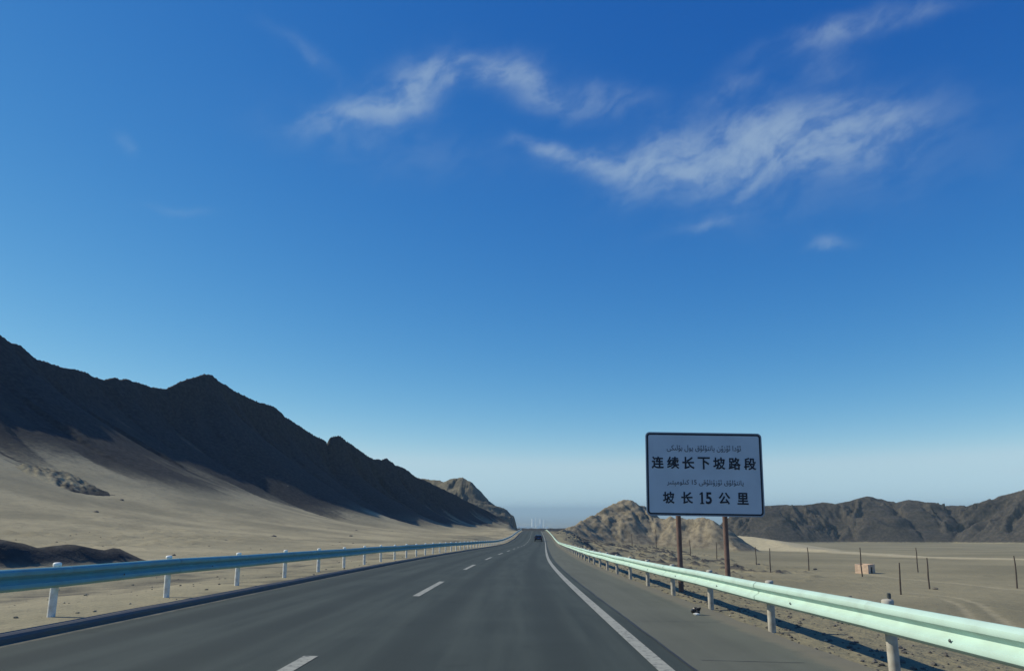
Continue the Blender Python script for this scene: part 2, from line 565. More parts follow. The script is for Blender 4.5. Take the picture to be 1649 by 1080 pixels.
def grid_mesh(name, X, Y, Z, attrs, mat):
    ny, nx = X.shape
    m = bpy.data.meshes.new(name)
    nv = nx * ny
    co = np.stack([X, Y, Z], -1).reshape(-1, 3).astype(np.float32)
    idx = np.arange(nv).reshape(ny, nx)
    f = np.stack([idx[:-1, :-1], idx[:-1, 1:], idx[1:, 1:], idx[1:, :-1]], -1).reshape(-1, 4)
    # keep normals up
    p0, p1, p3 = co[f[0, 0]], co[f[0, 1]], co[f[0, 3]]
    if np.cross(p1 - p0, p3 - p0)[2] < 0: f = f[:, ::-1]
    nf = len(f)
    m.vertices.add(nv)
    m.vertices.foreach_set('co', co.ravel())
    m.loops.add(nf * 4)
    m.loops.foreach_set('vertex_index', f.ravel().astype(np.int32))
    m.polygons.add(nf)
    m.polygons.foreach_set('loop_start', np.arange(0, nf * 4, 4, dtype=np.int32))
    m.polygons.foreach_set('loop_total', np.full(nf, 4, np.int32))
    m.update(calc_edges=True)
    m.polygons.foreach_set('use_smooth', np.ones(nf, bool))
    for k, a in attrs.items():
        at_ = m.attributes.new(k, 'FLOAT', 'POINT')
        at_.data.foreach_set('value', np.clip(a, 0, 1).ravel().astype(np.float32))
    return link(name, m, mat)


# ------------------------------------------------------------------ materials
def material(name):
    m = bpy.data.materials.new(name)
    m.use_nodes = True
    nt = m.node_tree
    bsdf = nt.nodes['Principled BSDF']
    return m, nt, bsdf


def simple(name, col, rough=0.7, metal=0.0, var=0.12, scale=6.0, bump=0.0, spec=0.4, dirt=None):
    m, nt, b = material(name)
    L = nt.links.new
    b.inputs['Roughness'].default_value = rough
    b.inputs['Metallic'].default_value = metal
    b.inputs['Specular IOR Level'].default_value = spec
    tc = node(nt, 'ShaderNodeTexCoord')
    n = node(nt, 'ShaderNodeTexNoise')
    n.inputs['Scale'].default_value = scale
    n.inputs['Detail'].default_value = 6
    L(tc.outputs['Object'], n.inputs['Vector'])
    r = node(nt, 'ShaderNodeValToRGB')
    c0 = [max(0, c * (1 - var)) for c in col]
    c1 = [min(1, c * (1 + var)) for c in col]
    if dirt:
        c0 = [c * .5 + d * .5 for c, d in zip(col, dirt)]
    r.color_ramp.elements[0].position = 0.32
    r.color_ramp.elements[0].color = (*c0, 1)
    r.color_ramp.elements[1].position = 0.62
    r.color_ramp.elements[1].color = (*c1, 1)
    L(n.outputs[0], r.inputs[0])
    L(r.outputs[0], b.inputs['Base Color'])
    if bump:
        bp = node(nt, 'ShaderNodeBump')
        bp.inputs['Strength'].default_value = 0.5
        bp.inputs['Distance'].default_value = bump
        L(n.outputs[0], bp.inputs['Height'])
        L(bp.outputs[0], b.inputs['Normal'])
    return m


def mixc(nt, f, a, b):
    n = node(nt, 'ShaderNodeMix', data_type='RGBA')
    for s, i in ((f, 0), (a, 6), (b, 7)):
        if isinstance(s, tuple): n.inputs[i].default_value = (*s, 1) if len(s) == 3 else s
        elif isinstance(s, (int, float)): n.inputs[i].default_value = s
        else: nt.links.new(s, n.inputs[i])
    return n.outputs[2]


def noise(nt, vec, scale, detail=6, rough=0.55, dist=0.0):
    n = node(nt, 'ShaderNodeTexNoise')
    n.inputs['Scale'].default_value = scale
    n.inputs['Detail'].default_value = detail
    n.inputs['Roughness'].default_value = rough
    n.inputs['Distortion'].default_value = dist
    nt.links.new(vec, n.inputs['Vector'])
    return n.outputs[0]


def remap(nt, v, a, b, lo=0.0, hi=1.0):
    n = node(nt, 'ShaderNodeMapRange', interpolation_type='SMOOTHSTEP')
    n.inputs['From Min'].default_value = a
    n.inputs['From Max'].default_value = b
    n.inputs['To Min'].default_value = lo
    n.inputs['To Max'].default_value = hi
    nt.links.new(v, n.inputs['Value'])
    return n.outputs[0]


def attr(nt, name):
    n = node(nt, 'ShaderNodeAttribute', attribute_name=name)
    return n.outputs['Fac']


def mathn(nt, op, a, b):
    n = node(nt, 'ShaderNodeMath', operation=op)
    for i, s in enumerate((a, b)):
        if isinstance(s, (int, float)): n.inputs[i].default_value = s
        else: nt.links.new(s, n.inputs[i])
    return n.outputs[0]


def add_bump(nt, b, h, dist, strength=1.0):
    bp = node(nt, 'ShaderNodeBump')
    bp.inputs['Strength'].default_value = strength
    bp.inputs['Distance'].default_value = dist
    nt.links.new(h, bp.inputs['Height'])
    nt.links.new(bp.outputs[0], b.inputs['Normal'])


SAND = (0.37, 0.315, 0.205)


def mat_hillside():
    m, nt, b = material('hillside_sand_rock_and_shade')
    tc = node(nt, 'ShaderNodeTexCoord').outputs['Object']
    n1 = noise(nt, tc, 0.06, 6)
    n2 = noise(nt, tc, 0.9, 7, 0.62)
    n3 = noise(nt, tc, 7.0, 4)
    sand = mixc(nt, remap(nt, n1, .35, .68), (0.255, 0.226, 0.152), (0.40, 0.343, 0.222))
    sand = mixc(nt, remap(nt, n2, .50, .75, 0, .45), sand, (0.19, 0.168, 0.12))
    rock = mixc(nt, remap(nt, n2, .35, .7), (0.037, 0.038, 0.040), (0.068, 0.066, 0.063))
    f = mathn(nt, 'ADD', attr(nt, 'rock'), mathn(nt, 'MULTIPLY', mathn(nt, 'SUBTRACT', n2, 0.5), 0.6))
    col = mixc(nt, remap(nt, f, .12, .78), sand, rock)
    nt.links.new(col, b.inputs['Base Color'])
    b.inputs['Roughness'].default_value = 0.95
    b.inputs['Specular IOR Level'].default_value = 0.1
    add_bump(nt, b, mathn(nt, 'ADD', n2, mathn(nt, 'MULTIPLY', n3, 0.25)), 0.09)
    return m


def mat_plain():
    m, nt, b = material('plain_gravel_and_rock')
    tc = node(nt, 'ShaderNodeTexCoord').outputs['Object']
    n1 = noise(nt, tc, 0.018, 5)
    n2 = noise(nt, tc, 0.30, 7, 0.62)
    n3 = noise(nt, tc, 4.0, 5)
    ng = mixc(nt, remap(nt, n1, .35, .65), (0.215, 0.190, 0.122), (0.285, 0.248, 0.158))
    ng = mixc(nt, remap(nt, n3, .52, .75, 0, .22), ng, (0.13, 0.118, 0.095))
    tanc = mixc(nt, remap(nt, n2, .38, .66), (0.285, 0.24, 0.165), (0.165, 0.138, 0.098))
    darkc = mixc(nt, remap(nt, n2, .36, .68), (0.040, 0.036, 0.033), (0.088, 0.075, 0.060))
    pale = mixc(nt, remap(nt, n2, .35, .7), (0.47, 0.40, 0.26), (0.38, 0.325, 0.215))
    jit = mathn(nt, 'MULTIPLY', mathn(nt, 'SUBTRACT', n2, 0.5), 0.9)
    c = mixc(nt, remap(nt, mathn(nt, 'ADD', attr(nt, 'pale'), jit), .1, .9), ng, pale)
    c = mixc(nt, remap(nt, mathn(nt, 'ADD', attr(nt, 'tan'), jit), .15, .6), c, tanc)
    c = mixc(nt, remap(nt, mathn(nt, 'ADD', attr(nt, 'rubble'), jit), .3, .8), c, (0.085, 0.078, 0.068))
    c = mixc(nt, remap(nt, mathn(nt, 'ADD', attr(nt, 'dark'), jit), .15, .6), c, darkc)
    nt.links.new(c, b.inputs['Base Color'])
    b.inputs['Roughness'].default_value = 0.95
    b.inputs['Specular IOR Level'].default_value = 0.1
    add_bump(nt, b, mathn(nt, 'ADD', n2, mathn(nt, 'MULTIPLY', n3, 0.12)), 0.45)
    return m


def mat_basin():
    m, nt, b = material('basin_gravel')
    tc = node(nt, 'ShaderNodeTexCoord').outputs['Object']
    n1 = noise(nt, tc, 0.0004, 5)
    c = mixc(nt, remap(nt, n1, .4, .6), (0.22, 0.19, 0.14), (0.14, 0.125, 0.10))
    nt.links.new(c, b.inputs['Base Color'])
    b.inputs['Roughness'].default_value = 1.0
    return m


def mat_road(name, c0, c1, lanes=True):
    m, nt, b = material(name)
    L = nt.links.new
    uv = node(nt, 'ShaderNodeUVMap', uv_map='UVMap').outputs[0]
    mp = node(nt, 'ShaderNodeMapping')
    mp.inputs['Scale'].default_value = (1.0, 0.045, 1)
    L(uv, mp.inputs['Vector'])
    streak = noise(nt, mp.outputs[0], 2.6, 5, 0.55)
    patch = noise(nt, uv, 0.35, 5)
    fine = noise(nt, uv, 90.0, 3, 0.7)
    c = mixc(nt, remap(nt, streak, .3, .7), c0, c1)
    c = mixc(nt, remap(nt, patch, .4, .72, 0, .35), c, tuple(x * 1.3 for x in c1))
    if lanes:
        sep = node(nt, 'ShaderNodeSeparateXYZ')
        L(uv, sep.inputs[0])
        w = None
        for u0 in (-5.2, -3.55, -1.35, 0.55):
            d = mathn(nt, 'ABSOLUTE', mathn(nt, 'SUBTRACT', sep.outputs[0], u0), 0)
            g = remap(nt, d, 0.5, 0.08)
            w = g if w is None else mathn(nt, 'MAXIMUM', w, g)
        wf = mathn(nt, 'MULTIPLY', w, remap(nt, streak, .25, .6, .25, .65))
        c = mixc(nt, wf, c, tuple(x * .68 for x in c0))
    c = mixc(nt, remap(nt, fine, .42, .78, 0, .55), c, tuple(x * 1.9 for x in c1))
    sp2 = node(nt, 'ShaderNodeSeparateXYZ')
    L(uv, sp2.inputs[0])
    grit = noise(nt, uv, 2.2, 7, 0.7)
    side = mathn(nt, 'MAXIMUM', remap(nt, sp2.outputs[0], 3.15, 3.9), remap(nt, sp2.outputs[0], -5.75, -6.15))
    c = mixc(nt, remap(nt, mathn(nt, 'ADD', side, mathn(nt, 'MULTIPLY', grit, 1.1)), .85, 1.35, 0, .8), c, (0.20, 0.175, 0.12))
    stain = noise(nt, uv, 0.8, 6, 0.65, 0.8)
    c = mixc(nt, remap(nt, stain, .58, .72, 0, .30), c, tuple(x * .6 for x in c0))
    L(c, b.inputs['Base Color'])
    b.inputs['Roughness'].default_value = 0.82
    b.inputs['Specular IOR Level'].default_value = 0.25
    add_bump(nt, b, fine, 0.004, 0.6)
    return m


def mat_paint():
    m, nt, b = material('worn_road_paint')
    tc = node(nt, 'ShaderNodeUVMap', uv_map='UVMap').outputs[0]
    n = noise(nt, tc, 9.0, 7, 0.7)
    n2 = noise(nt, tc, 1.1, 4)
    c = mixc(nt, remap(nt, n, .42, .72), (0.37, 0.36, 0.295), (0.22, 0.215, 0.18))
    c = mixc(nt, remap(nt, mathn(nt, 'ADD', n, mathn(nt, 'MULTIPLY', n2, .3)), .66, .80, 0, .85), c, (0.085, 0.088, 0.082))
    nt.links.new(c, b.inputs['Base Color'])
    b.inputs['Roughness'].default_value = 0.7
    return m


M = {
    'hill': mat_hillside(), 'plain': mat_plain(), 'basin': mat_basin(),
    'road': mat_road('asphalt', (0.033, 0.041, 0.036), (0.057, 0.067, 0.057)),
    'shoulder': mat_road('old_asphalt_shoulder', (0.094, 0.096, 0.073), (0.118, 0.119, 0.090), lanes=False),
    'paint': mat_paint(),
    'tar': simple('tar_seam', (0.028, 0.028, 0.028), 0.6),
    'kerb': simple('dark_kerb_concrete', (0.10, 0.10, 0.105), 0.8, scale=3, bump=0.01, dirt=(.2, .17, .12)),
    'teal': simple('shade_toned_mint_rail_paint', (0.145, 0.34, 0.37), 0.65, var=0.15, scale=2.5, dirt=(0.19, 0.30, 0.30), spec=0.25),  # mint paint darkened and blued, putting the left rail's shade into colour
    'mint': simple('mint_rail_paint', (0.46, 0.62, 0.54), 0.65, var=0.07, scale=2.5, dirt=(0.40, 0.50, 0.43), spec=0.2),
    'grey_post': simple('dull_post_paint', (0.42, 0.39, 0.33), 0.7, var=0.15, scale=9, dirt=(0.25, 0.20, 0.15)),
    'post': simple('pale_post_paint', (0.72, 0.71, 0.67), 0.55, var=0.1, scale=9, dirt=(0.36, 0.31, 0.24)),
    'cap': simple('white_cap', (0.78, 0.78, 0.74), 0.5, scale=14),
    'steel': simple('dark_steel', (0.10, 0.11, 0.11), 0.5, 0.5),
    'sign': simple('sign_sheeting', (0.49, 0.55, 0.61), 0.5, var=0.05, scale=1.5),
    'signrim': simple('sign_rim', (0.26, 0.30, 0.34), 0.45, var=0.05),
    'faded': simple('faded_ink', (0.075, 0.085, 0.11), 0.6),
    'ink': simple('sign_ink', (0.010, 0.014, 0.026), 0.5),
    'rust': simple('rusty_sign_post', (0.14, 0.09, 0.075), 0.85, var=0.3, scale=5, dirt=(0.09, 0.05, 0.04)),
    'wood': simple('weathered_pole_wood', (0.075, 0.058, 0.048), 0.9, var=0.3, scale=3),
    'pink': simple('pink_plaster', (0.60, 0.44, 0.32), 0.9, var=0.12, scale=1.2, dirt=(0.32, 0.22, 0.17)),
    'void': simple('dark_opening', (0.03, 0.027, 0.025), 0.9),
    'stone': simple('pale_stone', (0.40, 0.36, 0.29), 0.9, var=0.25, scale=8, bump=0.01),
    'dstone': simple('dark_stone', (0.11, 0.10, 0.088), 0.95, var=0.35, scale=4, bump=0.02),
    'outcrop': simple('sandy_rock', (0.21, 0.185, 0.135), 0.95, var=0.45, scale=0.6, bump=0.3),
    'white': simple('white_wall', (0.80, 0.80, 0.78), 0.7, var=0.03),
    'carpaint': simple('dark_car_paint', (0.028, 0.026, 0.032), 0.25, 0.2, var=0.05, spec=0.6),
    'glass': simple('car_glass', (0.012, 0.014, 0.017), 0.06, spec=0.8),
    'rubber': simple('rubber', (0.015, 0.015, 0.015), 0.8),
    'red': simple('tail_light', (0.25, 0.01, 0.01), 0.3),
    'chrome': simple('bright_metal', (0.6, 0.6, 0.6), 0.25, 0.9),
    'plate': simple('blue_number_plate', (0.03, 0.08, 0.35), 0.5),
    'bag': simple('black_plastic', (0.018, 0.018, 0.02), 0.35, scale=20),
    'paper': simple('white_scrap', (0.72, 0.71, 0.68), 0.7),
}

# ------------------------------------------------------------------ ground sheets
# left of the road
ys = np.concatenate([np.arange(-30, 90, 0.6), np.arange(90, 440, 0.55), np.arange(440, 700, 1.2), np.arange(700, 1101, 8)])
qs = np.concatenate([np.arange(0, 12, 0.25), np.arange(12, 60, 0.5), np.arange(60, 150, 0.75), np.arange(150, 421, 6)])
QL, YL = np.meshgrid(qs, ys)
XL = cc(YL) - 6.25 - QL
ZL, ROCK_SHADE = left_height(XL, YL)
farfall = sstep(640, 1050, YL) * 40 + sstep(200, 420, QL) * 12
hillside = grid_mesh('hillside', XL, YL, ZL - SLOPE * YL - farfall, {'rock': ROCK_SHADE}, M['hill'])
tag(hillside, 'sandy slope rising to a dark rocky mountain beside the road', None, None, 'structure')

# right of the road
ys = np.concatenate([np.arange(-30, 60, 0.5), np.arange(60, 260, 0.9), np.arange(260, 470, 0.7), np.arange(470, 900, 3.0), np.arange(900, 1130, 1.6), np.arange(1130, 1601, 12)])
qs = np.concatenate([np.arange(0, 12, 0.2), np.arange(12, 115, 0.75), np.arange(115, 260, 2.0), np.arange(260, 760, 2.2), np.arange(760, 1400, 14)])
QR, YR = np.meshgrid(qs, ys)
XR = cc(YR) + 3.72 + QR
ZR, DK, TN, PL, RB = right_height(XR, YR)
farfall = sstep(1150, 1550, YR) * 60 + sstep(1000, 1400, QR) * 20
plain = grid_mesh('desert_plain', XR, YR, ZR - SLOPE * YR - farfall, {'dark': DK, 'tan': TN, 'pale': PL, 'rubble': RB}, M['plain'])
tag(plain, 'gravel desert plain with tan hill and dark craggy range', None, None, 'structure')

# basin far below, reaching the horizon
def build_basin():
    rr = np.concatenate([np.linspace(5, 1500, 40), np.geomspace(1600, 90000, 70)])
    th = np.linspace(0, 2 * np.pi, 181)
    RR_, TH = np.meshgrid(rr, th)
    X, Y = RR_ * np.sin(TH), RR_ * np.cos(TH)
    z = -9 - SLOPE * np.clip(Y, 0, None) - 0.012 * np.abs(X)
    z = z - 60 * sstep(450, 1400, Y)
    down = sstep(1200, 6000, RR_)
    z = np.maximum(z, -250) * (1 - down) + down * (-250)
    return grid_mesh('basin_plain', X, Y, z, {}, M['basin'])
basin = build_basin()
tag(basin, 'hazy desert basin stretching to the horizon', None, None, 'structure')


# ------------------------------------------------------------------ road
def ribbon(name, us, y0, y1, step, lift, mat, parent=None, jitter=None):
    yv = np.arange(y0, y1 + 1e-6, step)
    if yv[-1] < y1 - 1e-6: yv = np.append(yv, y1)
    us = np.asarray(us, float)
    U, Y = np.meshgrid(us, yv)
    if jitter is not None: U = U + jitter(U, Y)
    X = U + cc(Y)
    Z = road_z(U, Y) + lift
    m = bpy.data.meshes.new(name)
    ny, nx = X.shape
    idx = np.arange(nx * ny).reshape(ny, nx)
    f = np.stack([idx[:-1, :-1], idx[:-1, 1:], idx[1:, 1:], idx[1:, :-1]], -1).reshape(-1, 4)
    m.from_pydata(np.stack([X, Y, Z], -1).reshape(-1, 3).tolist(), [], f.tolist())
    uvl = m.uv_layers.new(name='UVMap')
    uvv = np.stack([U, Y], -1).reshape(-1, 2)
    uvl.data.foreach_set('uv', uvv[f.ravel()].ravel().astype(np.float32))
    m.polygons.foreach_set('use_smooth', [True] * len(m.polygons))
    return link(name, m, mat, parent)


YEND = 470
road = ribbon('road', np.linspace(-6.3, 1.93, 9), -20, YEND, 2.0, 0.0, M['road'])
tag(road, 'dark asphalt carriageway running downhill to the pass', None, None, 'structure')
shoulder = ribbon('road_shoulder', [1.93, 2.5, 3.1, 3.6, 3.95], -20, YEND, 1.0, 0.004, M['shoulder'],
                  jitter=lambda U, Y: np.where(U > 3.9, 0.16 * fbm(Y * 0.7, U * 0 + 2.2, 4), 0))
tag(shoulder, 'older lighter asphalt shoulder beside the white edge line', None, None, 'structure')
seam = ribbon('tar_seam', [1.905, 1.945], 0, 260, 0.5, 0.008, M['tar'], road,
              jitter=lambda U, Y: 0.03 * fbm(Y * 0.5, Y * 0 + 1.1, 4) + (U - 1.925) * (0.8 * fbm(Y * 0.9, Y * 0 + 7.7, 3)))
edge = ribbon('edge_line', [1.51, 1.60, 1.69], -10, 400, 1.0, 0.005, M['paint'], road)
k = 0
for i in range(24):
    y0 = 3.0 + 15.0 * i
    ribbon('lane_dash', [-2.41, -2.33, -2.25], y0, y0 + 6.0, 1.0, 0.005, M['paint'], road)
for u0, y0, ln in ((2.9, 13.6, 1.5), (3.05, 9.3, 1.2)):          # transverse shoulder cracks
    vs, fs = [], []
    n = 14
    for j in range(n + 1):
        uu = u0 - .9 + j * ln / n
        yy = y0 + 0.05 * float(fbm(np.array(uu * 2.1), np.array(y0), 3))
        wd = 0.004 + 0.007 * abs(float(perlin(np.array(uu * 3.0), np.array(4.4))))
        for s in (-1, 1):
            vs.append((uu, yy + s * wd, float(road_z(uu, yy)) + 0.008))
    for j in range(n): fs.append((2 * j, 2 * j + 2, 2 * j + 3, 2 * j + 1))
    link('crack', mesh_from(vs, fs), M['tar'], shoulder)

# kerb on the left: swept rounded profile
def build_kerb():
    prof = [(-6.10, -0.03), (-6.10, 0.05), (-6.125, 0.085), (-6.17, 0.105), (-6.27, 0.105), (-6.30, 0.095), (-6.31, -0.05)]
    yv = np.concatenate([np.arange(-15, 60, 1.0), np.arange(60, YEND, 2.5)])
    vs, fs = [], []
    for y in yv:
        for u, h in prof:
            vs.append((u + float(cc(y)) + 0.012 * float(perlin(np.array(y * .45), np.array(2.0))), y, float(road_z(-6.1, y)) + h + 0.01 * float(perlin(np.array(y * .6), np.array(8.0)))))
    n = len(prof)
    for i in range(len(yv) - 1):
        for j in range(n - 1):
            a = i * n + j
            fs.append((a, a + 1, a + n + 1, a + n))
    return link('kerb', mesh_from(vs, fs, smooth=False), M['kerb'])
kerb = build_kerb()
tag(kerb, 'low dark kerb along the far lane edge', None, None, 'structure')

# dark gravel rise beyond the crest of the road
def build_rise():
    X, Y = np.meshgrid(np.linspace(-70, 75, 120), np.linspace(770, 1000, 60))
    d = np.abs(Y - 890 - 10 * fbm(X * .02, Y * 0, 2))
    top = -0.0238 * 890 + CAMH + 1.3 + 0.25 * fbm(X * 0.12, Y * 0 + 1, 4)
    z = top - 0.28 * d + 0.5 * fbm(X * .1, Y * .1, 4) * np.clip(d / 15, 0, 1)
    return grid_mesh('gravel_ridge', X, Y, z, {'rock': np.ones_like(X)}, M['hill'])
tag(build_rise(), 'low dark gravel ridge beyond the crest of the road', None, None, 'structure')


# ------------------------------------------------------------------ guardrails
def wbeam_mesh(length):
    front = [(0.022, -0.155), (0.045, -0.150), (0.083, -0.115), (0.088, -0.088), (0.080, -0.062), (0.014, -0.026), (0.0, 0.0), (0.014, 0.026), (0.080, 0.062), (0.088, 0.088), (0.083, 0.115), (0.045, 0.150), (0.022, 0.155)]
    back = [(u - 0.004, w) for u, w in reversed(front)]
    prof = front + back
    n = len(prof)
    vs, fs = [], []
    for y in (-length / 2, length / 2):
        vs += [(u, y, w) for u, w in prof]
    for j in range(n):
        k = (j + 1) % n
        fs.append((j, k, n + k, n + j))
    nf = len(front)
    for e in (0, n):
        for j in range(nf - 1):
            fs.append((e + j, e + j + 1, e + n - 2 - j, e + n - 1 - j))
    bm = bmesh.new()
    bv = [bm.verts.new(v) for v in vs]
    for f in fs:
        try: bm.faces.new([bv[i] for i in f])
        except ValueError: pass
    return bm_mesh(bm, 'beam', True, R(35))


def post_mesh(h):
    return bm_mesh(cyl_bm(0.060, -0.35, h, 18), 'post', True, R(40))


def cap_mesh():
    bm = bmesh.new()
    lathe(bm, [(0, -0.03), (0.064, -0.03), (0.064, 0.0), (0.058, 0.010), (0.038, 0.018), (0, 0.022)], 18)
    return bm_mesh(bm, 'cap', True, R(50))


def block_mesh():
    return bm_mesh(box_bm(0.11, 0.17, 0.19, bevel=0.012), 'spacer_block')


def bolt_mesh():
    bm = bmesh.new()
    lathe(bm, [(0.016, 0), (0.016, 0.007), (0.009, 0.013), (0, 0.014)], 10)
    bmesh.ops.rotate(bm, verts=bm.verts, cent=(0, 0, 0), matrix=Matrix.Rotation(R(90), 3, 'Y'))
    return bm_mesh(bm, 'bolt', True)


BEAM, POST, CAP, BLOCK, BOLT = wbeam_mesh(4.03), post_mesh(0.80), cap_mesh(), block_mesh(), bolt_mesh()
for m_, k_ in ((BEAM, 'mint'), (POST, 'post'), (CAP, 'cap'), (BLOCK, 'mint'), (BOLT, 'steel')):
    m_.materials.append(M[k_])
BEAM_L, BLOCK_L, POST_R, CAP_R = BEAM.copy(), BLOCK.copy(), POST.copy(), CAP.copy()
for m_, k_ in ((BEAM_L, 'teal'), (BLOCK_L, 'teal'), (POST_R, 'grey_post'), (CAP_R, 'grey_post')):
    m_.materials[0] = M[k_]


def guardrail(u_post, y_first, n, side, gz, label, beam_c, post_top):
    """side +1: beam faces +X (left rail), -1: beam faces -X"""
    x0, z0 = float(cc(y_first)) + u_post, float(road_z(u_post, y_first)) + gz
    root = empty('guardrail', (x0, y_first, z0))
    tag(root, label, 'guardrail', 'guardrails along the road')
    rnd = random.Random(3 if side > 0 else 5)
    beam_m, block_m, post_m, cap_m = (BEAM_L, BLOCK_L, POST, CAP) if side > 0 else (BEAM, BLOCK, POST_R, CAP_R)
    P = []
    for i in range(n):
        y = y_first + 4.0 * i
        g = float(road_z(u_post, y)) + gz
        P.append(Vector((float(cc(y)) + u_post + rnd.uniform(-.012, .012), y, g + rnd.uniform(-.012, .012))))
    o0 = Vector((x0, y_first, z0))
    for i, p in enumerate(P):
        post = link('post', post_m, None, root, p - o0 + Vector((0, 0, post_top - 0.80)), (rnd.uniform(-.012, .012), rnd.uniform(-.012, .012), 0))
        link('cap', cap_m, None, post, (0, 0, 0.803))
        if i < 45:
            link('spacer_block', block_m, None, root, p - o0 + Vector((side * 0.118, 0, beam_c)))
        if i + 1 < n:
            a = p + Vector((side * 0.172, 0, beam_c))
            b = P[i + 1] + Vector((side * 0.172, 0, beam_c))
            d = b - a
            yaw = math.atan2(-d.x, d.y)
            pit = math.asin(d.z / d.length)
            off = 0.008 * (i % 2)
            beam = link('beam', beam_m, None, root, (a + b) / 2 - o0 + Vector((side * off, 0, 0)))
            beam.rotation_euler = (pit if side > 0 else -pit, 0, yaw + (0 if side > 0 else math.pi))
            if i < 14:
                link('bolt', BOLT, None, beam, (0.087, -0.35, -0.053))
    return root, P


railL, PLs = guardrail(-7.30, 12.3 - 8.0, 92, 1, 0.0, 'shaded mint guardrail, painted blue-teal for its shade, with white posts below the sandy mountain slope', 0.625, 0.815)
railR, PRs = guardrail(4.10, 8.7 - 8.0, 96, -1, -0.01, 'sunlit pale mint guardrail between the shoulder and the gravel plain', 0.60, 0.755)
# small delineator on one post of the sunny rail
pp = PRs[2]
dl = bpy.data.objects.new('delineator', bm_mesh(box_bm(0.03, 0.045, 0.06, (0, 0, 0.03), 0.006), 'delineator'))
dl.data.materials.append(M['steel'])
COL.objects.link(dl)
dl.parent = railR
dl.location = Vector((pp.x + 0.01, pp.y, pp.z + 0.755 + 0.025)) - Vector(railR.location)


# ------------------------------------------------------------------ road sign
PRES = {  # letter: isolated, final, initial, medial presentation forms
    'ئ': (0xFE89, 0xFE8A, 0xFE8B, 0xFE8C), 'ۇ': (0xFBD7, 0xFBD8), 'د': (0xFEA9, 0xFEAA), 'ا': (0xFE8D, 0xFE8E), 'ز': (0xFEAF, 0xFEB0),
    'و': (0xFEED, 0xFEEE), 'ن': (0xFEE5, 0xFEE6, 0xFEE7, 0xFEE8), 'ى': (0xFEEF, 0xFEF0, 0xFBE8, 0xFBE9), 'ش': (0xFEB5, 0xFEB6, 0xFEB7, 0xFEB8),
    'ل': (0xFEDD, 0xFEDE, 0xFEDF, 0xFEE0), 'ق': (0xFED5, 0xFED6, 0xFED7, 0xFED8), 'ي': (0xFEF1, 0xFEF2, 0xFEF3, 0xFEF4), 'ب': (0xFE8F, 0xFE90, 0xFE91, 0xFE92),
    'ۆ': (0xFBD9, 0xFBDA), 'ك': (0xFED9, 0xFEDA, 0xFEDB, 0xFEDC), 'ت': (0xFE95, 0xFE96, 0xFE97, 0xFE98), 'م': (0xFEE1, 0xFEE2, 0xFEE3, 0xFEE4),
    'ې': (0xFBE4, 0xFBE5, 0xFBE6, 0xFBE7), 'ر': (0xFEAD, 0xFEAE), 'س': (0xFEB1, 0xFEB2, 0xFEB3, 0xFEB4), 'ە': (0xFEE9, 0xFEEA),
}


def shape_rtl(text):
    out = []
    for word in text.split(' '):
        if word.isdigit():
            out.append(word)
            continue
        w = ''
        for i, ch in enumerate(word):
            f = PRES[ch]
            pj = i > 0 and len(PRES[word[i - 1]]) == 4
            nj = i + 1 < len(word) and len(f) == 4
            w += chr(f[3] if pj and nj else f[1] if pj else f[2] if nj else f[0])
        out.append(w[::-1])
    return ' '.join(out[::-1])


def text_mesh(s, size, bold=0.0):
    cu = bpy.data.curves.new('lettering', 'FONT')
    cu.body = s
    cu.size = size
    cu.align_x = 'CENTER'
    cu.align_y = 'CENTER'
    cu.bevel_depth = bold
    cu.bevel_resolution = 0
    cu.extrude = 0.0005
    cu.resolution_u = 3
    o = bpy.data.objects.new('lettering', cu)
    COL.objects.link(o)
    bpy.context.view_layer.update()
    m = bpy.data.meshes.new_from_object(o.evaluated_get(bpy.context.evaluated_depsgraph_get()))
    bpy.data.objects.remove(o)
    bpy.data.curves.remove(cu)
    m.materials.clear()
    return m


def fit(m, w=None, h=None):
    """centre a lettering mesh and scale it to a width and height"""
    n = len(m.vertices)
    co = np.empty(n * 3, np.float32)
    m.vertices.foreach_get('co', co)
    co = co.reshape(-1, 3)
    lo, hi = co.min(0), co.max(0)
    co[:, :2] -= ((lo + hi) / 2)[:2]
    if w: co[:, 0] *= w / (hi - lo)[0]
    if h: co[:, 1] *= h / (hi - lo)[1]
    m.vertices.foreach_set('co', co.ravel())
    m.update()
    return m


def rounded_rect(w, h, r, n=6):
    pts = []
    for cx, cy, a0 in ((w / 2 - r, h / 2 - r, 0), (-w / 2 + r, h / 2 - r, 90), (-w / 2 + r, -h / 2 + r, 180), (w / 2 - r, -h / 2 + r, 270)):
        for i in range(n + 1):
            a = R(a0 + 90 * i / n)
            pts.append((cx + r * math.cos(a), cy + r * math.sin(a)))
    return pts


def slab(pts, z0, z1):
    n = len(pts)
    vs = [(x, y, z0) for x, y in pts] + [(x, y, z1) for x, y in pts]
    fs = [tuple(range(n))[::-1], tuple(range(n, 2 * n))] + [(i, (i + 1) % n, n + (i + 1) % n, n + i) for i in range(n)]
    return mesh_from(vs, fs)


def ring(outer, inner, z0, z1):
    n = len(outer)
    vs = [(x, y, z1) for x, y in outer] + [(x, y, z1) for x, y in inner] + [(x, y, z0) for x, y in outer] + [(x, y, z0) for x, y in inner]
    fs = []
    for i in range(n):
        j = (i + 1) % n
        fs += [(i, j, n + j, n + i), (2 * n + i, i + 0, j, 2 * n + j)[::-1], (n + i, n + j, 3 * n + j, 3 * n + i)]
    bm = bmesh.new()
    bv = [bm.verts.new(v) for v in vs]
    for f in fs: bm.faces.new([bv[i] for i in f])
    return bm_mesh(bm, 'ring')


